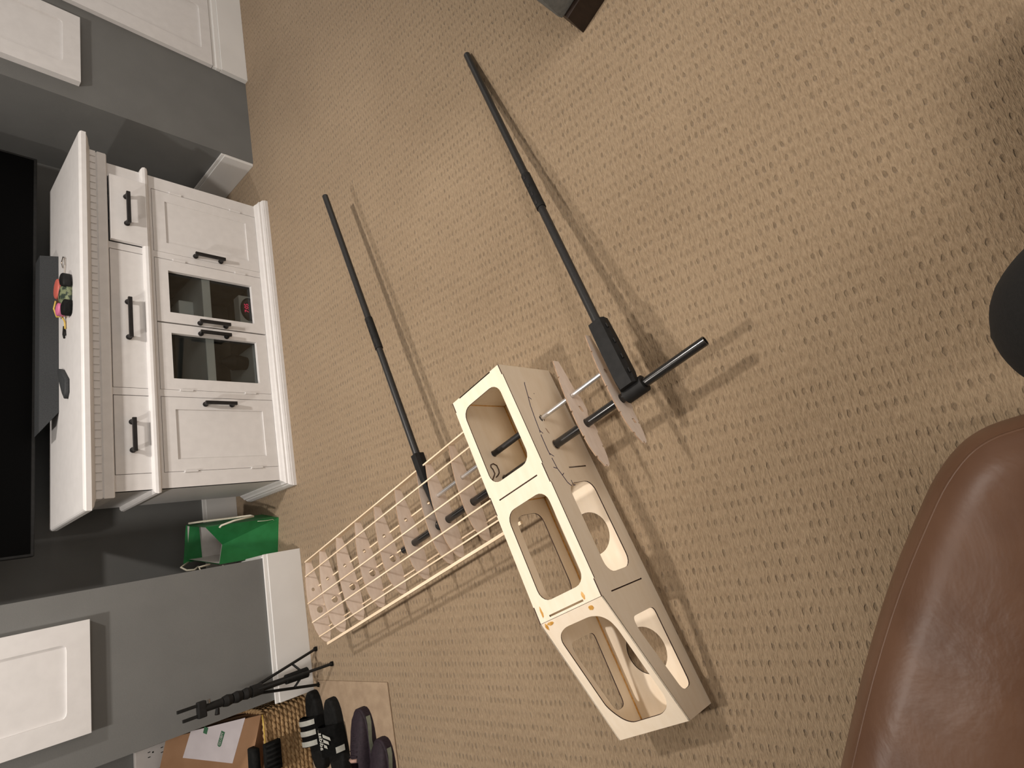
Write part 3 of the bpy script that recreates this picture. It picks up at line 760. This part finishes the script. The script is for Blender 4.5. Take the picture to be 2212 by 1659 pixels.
# ================================================================== tripod stand in front of the left pier
ts = thing('tripod_stand', 'small black tripod stand with forked top in front of the left pier', 'tripod', (-1.463, -.02, 0))
tc = Vector((-1.463, -.025, 0))
bm = B(); tube(bm, tc + Vector((0, 0, .075)), tc + Vector((0, 0, .30)), .0115, None, 14); obj('column', bm, 'black', ts, True, 40)
bm = B(); tube(bm, tc + Vector((0, 0, .255)), tc + Vector((0, 0, .292)), .0205, None, 16); obj('leg_collar', bm, 'black', ts, True, 40)
feet = [(-1.395, .012), (-1.452, -.098), (-1.530, .014)]
for fx, fy in feet:
    f = Vector((fx, fy, .006)); h = tc + (f - tc).normalized() * .014; h.z = .272
    bm = B(); sweep(bm, [h, h.lerp(f, .5), f], .0078, 8, flat=.7); lg = obj('leg', bm, 'black', ts, True, 40)
    bm = B(); tube(bm, f + Vector((0, -.004, 0)), f + Vector((0, .004, 0)), .0092, None, 12); obj('foot', bm, 'rubber', lg, True, 40)
    mid = h.lerp(f, .58)
    bm = B(); sweep(bm, [mid, tc + Vector((0, 0, .085))], .006, 6, flat=.6); obj('brace', bm, 'black', ts, True, 40)
bm = B(); tube(bm, tc + Vector((0, 0, .072)), tc + Vector((0, 0, .16)), .0195, .0175, 16); obj('weight', bm, 'rubber', ts, True, 40)
zz = .292
for hh in (.034, .034, .034):
    bm = B(); tube(bm, tc + Vector((0, 0, zz + .001)), tc + Vector((0, 0, zz + hh * .5)), .0165, .0200, 16); tube(bm, tc + Vector((0, 0, zz + hh * .5)), tc + Vector((0, 0, zz + hh - .002)), .0200, .0165, 16)
    obj('twist_lock', bm, 'black', ts, True, 40); zz += hh
bm = B(); tube(bm, tc + Vector((0, 0, zz)), tc + Vector((0, 0, .455)), .0140, .0120, 14); obj('upper_post', bm, 'black', ts, True, 40)
bm = B(); box(bm, -.026, .026, -.012, .012, -.014, .014, 0, .004, Matrix.Translation(tc + Vector((0, 0, .462)))); obj('head', bm, 'black', ts)
bm = B(); tube(bm, tc + Vector((-.012, -.012, .415)), tc + Vector((-.030, -.018, .420)), .006, .008, 10); obj('knob', bm, 'black', ts, True, 40)
bm = B(); tube(bm, tc + Vector((.014, -.010, .440)), tc + Vector((.026, -.012, .442)), .004, .005, 10); obj('knob', bm, 'steel', ts, True, 40)
for sx, zt in ((.016, .538), (-.017, .522)):
    bm = B(); box(bm, -.0050, .0050, -.005, .004, .470, zt, 0, .001, Matrix.Translation(tc + Vector((sx, 0, 0)))); obj('prong', bm, 'black', ts)

# ================================================================== alcove on the left: mat, basket, box, shoes
bm = B(); box(bm, -2.25, -1.515, -.445, .055, .0005, .006, 0, .002)
tag(obj('doormat', bm, 'mat'), 'flat tan doormat under the shoes beside the left pier', 'doormat')
bk = thing('seagrass_basket', 'woven seagrass basket in the alcove behind the black slides', 'basket', (-1.80, .34, 0))
BX0, BX1, BY0, BY1, BH = -2.02, -1.580, .140, .52, .185
rows = 11; rh = BH / rows
for k in range(rows):
    bm = B(); zc = rh * (k + .5)
    path = []
    n = 150
    per = [(BX0, BY0), (BX1, BY0), (BX1, BY1), (BX0, BY1)]
    rp = roundpoly(per, .035, 5)
    tot = 0; seg = []
    for i in range(len(rp)):
        a, b_ = Vector(rp[i]), Vector(rp[(i + 1) % len(rp)]); seg.append((tot, a, b_)); tot += (b_ - a).length
    def at(s):
        s = s % tot
        for t0, a, b_ in seg:
            l = (b_ - a).length
            if t0 <= s <= t0 + l + 1e-9 and l > 0: return a.lerp(b_, (s - t0) / l)
        return seg[0][1]
    for ph in (0, PI):
        pts = []
        for i in range(n):
            s = tot * i / n; p = at(s); p2 = at(s + .003); dd = (p2 - p).normalized(); nn = Vector((dd.y, -dd.x))
            an = 2 * PI * s / .046 + ph + k * 1.3
            pts.append((p.x + nn.x * .0045 * math.cos(an), p.y + nn.y * .0045 * math.cos(an), zc + .0045 * math.sin(an)))
        sweep(bm, pts, .0072, 6, closed=True)
    obj('rope_row', bm, 'grass', bk, True)
bm = B(); box(bm, BX0 + .012, BX1 - .012, BY0 + .012, BY1 - .012, .002, BH - .03); obj('lining', bm, 'cardboard', bk)
# cardboard box leaning back in the basket
P1, P2, P3 = Vector((-1.582, .132, .192)), Vector((-1.757, .190, .220)), Vector((-1.615, .500, .380))
e1 = (P2 - P1); e1n = e1.normalized(); e2 = (P3 - P1); e2 = (e2 - e1n * e2.dot(e1n)); e2n = e2.normalized(); e3 = e1n.cross(e2n)
if e3.z < 0: e3 = -e3
CB = lambda p, q, r: P1 + e1n * p + e2n * q + e3 * r
cb = thing('cardboard_box', 'brown cardboard shipping box leaning in the seagrass basket', 'box', tuple(CB(.2, .2, -.1)))
def on_box(P): v = Vector(P) - P1; return v.dot(e1n), v.dot(e2n)
b3 = on_box(P3 + Vector((-.004, .03, .016)))
bm = B(); plate(bm, [(0, 0), (.215, 0), (b3[0] + .215, b3[1]), b3], [], .09, lambda p, q, r: CB(p, q, -r), 0, 0)
obj('carton', bm, 'cardboard', cb)
lab = [on_box(p) for p in ((-1.584, .196, .223), (-1.738, .262, .255), (-1.695, .464, .359), (-1.604, .424, .339))]
bm = B(); plate(bm, lab, [], .0012, CB, 0, 0); obj('paper_label', bm, 'label', cb)
tg = [on_box(p) for p in ((-1.621, .289, .270), (-1.673, .312, .281))]
ta, tb_ = Vector(tg[0]), Vector(tg[1]); td = (tb_ - ta).normalized(); tn = Vector((-td.y, td.x)) * .0085
tag_pts = [ta - tn, ta + tn]
tag_pts = [(ta - tn)[:], (tb_ - td * .008 - tn)[:], (tb_ - td * .002 - tn * .7)[:], tb_[:], (tb_ - td * .002 + tn * .7)[:], (tb_ - td * .008 + tn)[:], (ta + tn)[:]]
bm = B(); plate(bm, tag_pts, [], .0006, lambda p, q, r: CB(p, q, .0013 + r), 0, 0); obj('green_badge', bm, 'greenink', cb)
# lettering reads from the rounded end
ctr = (ta + tb_) / 2; xd = (e1n * -td.x + e2n * -td.y); yd = e3.cross(xd)
mt = Matrix((( xd.x, yd.x, e3.x, 0), (xd.y, yd.y, e3.y, 0), (xd.z, yd.z, e3.z, 0), (0, 0, 0, 1)))
mt.translation = CB(ctr.x, ctr.y, .0024)
lettering('badge_lettering', 'GLUBM', .0145, mt, cb, 'whitepaper', .0002)
g2 = Vector(on_box((-1.607, .36, .306)))
bm = B(); plate(bm, [(g2 + Vector(v))[:] for v in ((-.01, -.009), (.014, -.008), (.013, .010), (-.011, .009))], [], .0008, lambda p, q, r: CB(p, q, .0013 + r), 0, 0); obj('green_badge', bm, 'greenink', cb)
bm = B(); sweep(bm, [(-1.582, .126, .190), (-1.62, .122, .190), (-1.69, .121, .190), (-1.76, .121, .191), (-1.84, .122, .190)], .0028, 6); tag(obj('yellow_strap', bm, 'yellow', None, True), 'thin yellow strap along the rim of the seagrass basket', 'strap')
bk2 = thing('black_gloves', 'black ribbed fabric gloves hanging over the basket rim', 'gloves', (-1.75, .12, .14))
bm = B(); cushion(bm, [(-1.782, .098), (-1.682, .098), (-1.682, .118), (-1.782, .118)], .141, .205, .008); obj('cuff', bm, 'rubber', bk2, True)
for i in range(6):
    bm = B(); x = -1.690 - i * .0165; sweep(bm, [(x, .0965, .146), (x, .0955, .17), (x, .0965, .200)], .005, 6); obj('knit_rib', bm, 'rubber', bk2, True)
bm = B(); cushion(bm, [(-1.79, .112), (-1.688, .112), (-1.684, .160), (-1.79, .165)], .2175, .245, .012, .004); obj('palm', bm, 'rubber', bk2, True)

# outlet strip on the alcove wall
ot = thing('outlet_strip', 'white outlet strip on the grey alcove wall behind the cardboard box', 'outlet', (-1.70, YB, .3))
bm = B(); box(bm, -1.735, -1.645, YB - .022, YB - .0005, .30, .478, 0, .004); obj('housing', bm, 'outlet', ot)
for zc in (.428, .381, .334):
    for dx, r_ in ((-.004, 0), (-.022, 0)):
        bm = B(); box(bm, -1.659 + dx - .0015, -1.659 + dx + .0015, YB - .0228, YB - .021, zc - .0045, zc + .0045); obj('slot', bm, 'black', ot)
    bm = B(); tube(bm, (-1.668, YB - .0228, zc - .014), (-1.668, YB - .021, zc - .014), .0032, None, 10); obj('ground_hole', bm, 'black', ot)

# slides and sneakers
def Xf(loc, ang): return Matrix.Translation(loc) @ Matrix.Rotation(ang, 4, 'Z')
def sole_outline(Ln, Wd, n=28):
    pts = []
    for i in range(n):
        t = 2 * PI * i / n; x = math.cos(t); y = math.sin(t)
        w = Wd / 2 * (1.0 + .10 * x) * (1 - .12 * math.exp(-((x + .15) / .3) ** 2))
        pts.append((Ln / 2 * (abs(x) ** .85) * (1 if x > 0 else -1), w * (abs(y) ** .75) * (1 if y > 0 else -1)))
    return pts
def slide(label, loc, ang, stripes, logo):
    t = thing('slide_sandal', label, 'sandal', loc, ang, 'pair of black slides', local=True)
    bm = B(); cushion(bm, sole_outline(.285, .104), .0, .032, .010, -.004); obj('footbed', bm, 'rubber', t, True, 50)
    bm = B(); ring = []
    x0, x1 = -.055, .045
    rows_ = []
    for xx in (x0, x0 + .03, x1 - .03, x1):
        rows_.append([bm.verts.new((xx + (.006 if k in (0, 12) else 0), .055 * math.cos(PI * k / 12), .012 + .062 * math.sin(PI * k / 12) ** .8)) for k in range(13)])
    for i in range(3): quad_faces(bm, rows_[i], rows_[i + 1], closed=False)
    bmesh.ops.solidify(bm, geom=bm.faces[:], thickness=.004)
    st = obj('strap', bm, 'rubber', t, True, 60)
    for (xa, xb, k0, k1) in stripes:
        bm = B(); q = []
        for xx in (xa, xb):
            q.append([bm.verts.new((xx, .0575 * math.cos(PI * (k0 + (k1 - k0) * k / 8)), .0125 + .0650 * math.sin(PI * (k0 + (k1 - k0) * k / 8)) ** .8)) for k in range(9)])
        quad_faces(bm, q[0], q[1], closed=False)
        bmesh.ops.solidify(bm, geom=bm.faces[:], thickness=-.001)
        obj('stripe', bm, 'stripe', st)
    if logo:
        k = .40; P = Vector((-.012, .0590 * math.cos(PI * k), .013 + .0665 * math.sin(PI * k) ** .8))
        up = Vector((0, math.cos(PI * k) * .9, math.sin(PI * k))).normalized(); rt = Vector((-1, 0, 0)); dn = up.cross(rt)
        mm = Matrix(((rt.x, -dn.x, up.x, 0), (rt.y, -dn.y, up.y, 0), (rt.z, -dn.z, up.z, 0), (0, 0, 0, 1)))
        mm = Matrix.Translation(P) @ mm.to_3x3().to_4x4() @ Matrix.Rotation(LOGO_A, 4, 'Z')
        lettering('logo_lettering', 'adidas', .024, mm @ Matrix.Translation((0, -.012, .0010)), st, 'stripe', .0003)
        for i, hgt_ in enumerate((.014, .024, .034)):
            bm = B(); x = -.022 + i * .017
            vs = [bm.verts.new(mm @ Vector(c)) for c in ((x, -.0015, .0008), (x + .011, -.0015, .0008), (x + .011 - hgt_ * .45, hgt_ - .002, .0008), (x - hgt_ * .45, hgt_, .0008))]
            bm.faces.new(vs); bmesh.ops.solidify(bm, geom=bm.faces[:], thickness=.0006); obj('logo_bar', bm, 'stripe', st)
    return t
LOGO_A = 0.0
AX = PI + .06
slide('black slide with three white stripes, next to the basket', (-1.690, .035, .0065), PI + .10, [(-.048, -.030, .16, .62), (-.012, .006, .16, .62), (.024, .042, .16, .62)], False)
slide('black slide with white sports logo on its strap, beside the purple sneakers', (-1.712, -.100, .0065), PI + .10, [(-.046, -.028, .72, .95), (.020, .040, .02, .18)], True)
def sneaker(label, loc, ang):
    t = thing('sneaker', label, 'sneaker', loc, ang, 'pair of purple sneakers', local=True)
    so = sole_outline(.290, .100)
    bm = B(); cushion(bm, so, 0, .030, .006); obj('midsole', bm, 'purple', t, True, 50)
    bm = B(); pts = [Vector(p) for p in so]
    # pale stripe round the outer side of the sole
    sel = [p for p in pts if p.y < 0 and -.12 < p.x < .13]; sel.sort(key=lambda p: p.x)
    a = [bm.verts.new((p.x, p.y * 1.012, .012 + .006 * math.sin(p.x * 40))) for p in sel]; b = [bm.verts.new((p.x, p.y * 1.012, .028 + .004 * math.sin(p.x * 40))) for p in sel]
    quad_faces(bm, a, b, closed=False); bmesh.ops.solidify(bm, geom=bm.faces[:], thickness=.002); obj('sole_stripe', bm, 'mint', t)
    bm = B(); rings = []
    secs = [(-.138, .030, .075), (-.110, .038, .086), (-.06, .037, .080), (-.015, .038, .076), (.03, .042, .068), (.075, .043, .055), (.110, .037, .045), (.132, .022, .036), (.140, .006, .031)]
    for x, hw, hz in secs:
        rings.append([bm.verts.new((x, hw * math.cos(PI * k / 14), .028 + (hz - .028) * math.sin(PI * k / 14) ** .7)) for k in range(15)])
    for i in range(len(rings) - 1):
        for k in range(14):
            if i in (0, 1, 2) and 4 <= k < 10: continue
            bm.faces.new((rings[i][k], rings[i][k + 1], rings[i + 1][k + 1], rings[i + 1][k]))
    bm.faces.new(rings[0]); bm.faces.new(rings[-1])
    obj('upper', bm, 'purple', t, True, 60)
    bm = B(); sweep(bm, [(-.008, -.020, .070), (-.008, 0, .078), (-.008, .020, .070)], .006, 8); sweep(bm, [(-.13, -.012, .068), (-.125, 0, .072), (-.13, .012, .068)], .006, 8); obj('collar_lining', bm, 'pink', t, True)
    bm = B(); cushion(bm, [(-.10, -.028), (-.012, -.026), (-.012, .026), (-.10, .028)], .030, .036, .002); obj('insole', bm, 'pink', t, True)
    for i in range(5):
        x = .004 + i * .014; z = .0775 - i * .0042
        bm = B(); sweep(bm, [(x, -.022, z - .008), (x + .003, 0, z), (x, .022, z - .008)], .0026, 6); obj('lace', bm, 'purple', t, True)
    return t
sneaker('dark purple sneaker beside the black slides', (-1.742, -.292, .0065), .03)
sneaker('dark purple sneaker nearest to the edge of the doormat', (-1.835, -.386, .0065), -.05)

# ================================================================== furniture entering the frame
gs = thing('grey_sofa', 'grey upholstered sofa corner on a dark block foot at the right', 'sofa', (.6, -2.0, 0), 0)
F0 = Vector((.232, -1.783, 0)); D2 = Vector((.44, -.90, 0)).normalized(); D1 = Vector((.90, .44, 0)).normalized(); UZ = Vector((0, 0, 1))
GB = lambda p, q, r: F0 + D1 * p + D2 * q + UZ * r
def gbox(name, p0, p1, q0, q1, r0, r1, mat, bev):
    bm = B(); box(bm, p0, p1, q0, q1, r0, r1, 0, bev)
    for v in bm.verts: v.co = GB(*v.co)
    return obj(name, bm, mat, gs, bev > .01, 50)
for p0, q0 in ((0, 0), (0, 1.20), (.85, 0), (.85, 1.20)): gbox('foot', p0, p0 + .09, q0, q0 + .095, 0, .078, 'darkwood', .002)
gbox('base', .012, .95, -.012, 1.31, .078, .30, 'greysofa', .012)
gbox('seat_cushion', .02, .72, .19, 1.11, .3005, .46, 'greysofa', .03)
gbox('arm', .02, .95, -.008, .18, .3005, .62, 'greysofa', .03)
gbox('arm', .02, .95, 1.12, 1.305, .3005, .62, 'greysofa', .03)
gbox('backrest', .73, .95, .19, 1.11, .3005, .85, 'greysofa', .03)

ls = thing('leather_sofa', 'brown leather sofa with a rounded arm near the camera', 'sofa', (-.9, -2.8, 0))
arm = [(-1.0645, -2.355), (-1.066, -2.325), (-1.071, -2.301), (-1.083, -2.278), (-1.107, -2.252), (-1.140, -2.226), (-1.207, -2.179), (-1.293, -2.127), (-1.405, -2.067), (-1.58, -1.975), (-1.75, -1.895), (-1.84, -1.875), (-1.91, -1.91), (-1.97, -2.02), (-2.02, -2.12), (-1.99, -2.22), (-1.80, -2.33), (-1.55, -2.46), (-1.30, -2.58), (-1.20, -2.60), (-1.13, -2.57), (-1.085, -2.48), (-1.068, -2.41)]
arm = dense(arm, 3)
bm = B(); cushion(bm, arm, .06, .605, .055, .012, 0, 8); ao = obj('arm', bm, 'leather', ls, True)
# piping seam a little inside the edge
n = len(arm); pp = []
for i in range(n):
    d = (Vector(arm[(i + 1) % n]) - Vector(arm[i - 1])).normalized(); nn = Vector((-d.y, d.x)); p = Vector(arm[i]) + nn * .0135
    pp.append((p.x, p.y, .5835))
bm = B(); sweep(bm, pp, .0022, 6, closed=True); obj('piping', bm, 'leather', ao, True)
bm = B(); cushion(bm, [(-.35, -3.3), (-.35, -2.62), (-1.0, -2.62), (-1.06, -2.66), (-1.06, -3.3)], .06, .40, .04, .01); obj('seat', bm, 'leather', ls, True)
bm = B(); cushion(bm, [(-.35, -3.55), (-.35, -3.32), (-1.3, -3.32), (-1.3, -3.55)], .06, .85, .05, .01); obj('backrest', bm, 'leather', ls, True)
for p in ((-1.25, -2.4), (-1.8, -2.1), (-.45, -2.75), (-.45, -3.4), (-1.15, -3.4)):
    bm = B(); tube(bm, (p[0], p[1], 0), (p[0], p[1], .062), .025, .03, 12); obj('foot', bm, 'darkwood', ls)

# person seated on the leather sofa: lower body in dark trousers, one continuous skin
bm = B()
for pts in ([(-.90, -3.02, .53, .125), (-.955, -2.90, .525, .112), (-.958, -2.68, .520, .124), (-.968, -2.51, .498, .114), (-.977, -2.436, .462, .097), (-.980, -2.445, .390, .082), (-.974, -2.50, .270, .066), (-.970, -2.60, .120, .050), (-.968, -2.62, .070, .045)],
            [(-.80, -3.02, .53, .125), (-.755, -2.92, .525, .112), (-.70, -2.84, .515, .098), (-.650, -2.765, .480, .088), (-.645, -2.755, .430, .083), (-.650, -2.80, .300, .068), (-.655, -2.83, .140, .050), (-.655, -2.83, .070, .045)],
            [(-.85, -3.03, .50, .13), (-.85, -3.05, .57, .145), (-.85, -3.06, .63, .145), (-.85, -3.06, .68, .14)],
            [(-.97, -3.04, .53, .11), (-.85, -3.06, .53, .13), (-.73, -3.04, .53, .11)],
            [(-.968, -2.645, .045, .038), (-.968, -2.56, .045, .040), (-.968, -2.47, .036, .032), (-.968, -2.43, .030, .022)],
            [(-.655, -2.86, .045, .038), (-.655, -2.77, .045, .040), (-.655, -2.68, .036, .032), (-.655, -2.63, .030, .022)]):
    P4 = []
    n = len(pts)
    for i in range(n - 1):
        q = [Vector(pts[max(0, min(n - 1, i + k))]) for k in (-1, 0, 1, 2)]
        for k in range(6):
            t = k / 6
            P4.append(.5 * ((2 * q[1]) + (-q[0] + q[2]) * t + (2 * q[0] - 5 * q[1] + 4 * q[2] - q[3]) * t * t + (-q[0] + 3 * q[1] - 3 * q[2] + q[3]) * t ** 3))
    P4.append(Vector(pts[-1]))
    sweep(bm, [p.to_3d() for p in P4], 0, 24, radii=[p.w for p in P4])
    for end in (P4[0], P4[-1]): bmesh.ops.create_icosphere(bm, subdivisions=3, radius=end.w * .98, matrix=Matrix.Translation(end.to_3d()))
po = obj('person', bm, 'trousers', None, True)
md = po.modifiers.new('remesh', 'REMESH'); md.mode = 'VOXEL'; md.voxel_size = .010; md.use_smooth_shade = True
md = po.modifiers.new('smooth', 'SMOOTH'); md.factor = .5; md.iterations = 6
tag(po, 'bent knee in dark charcoal trousers at the photo edge beside the leather arm', 'person')
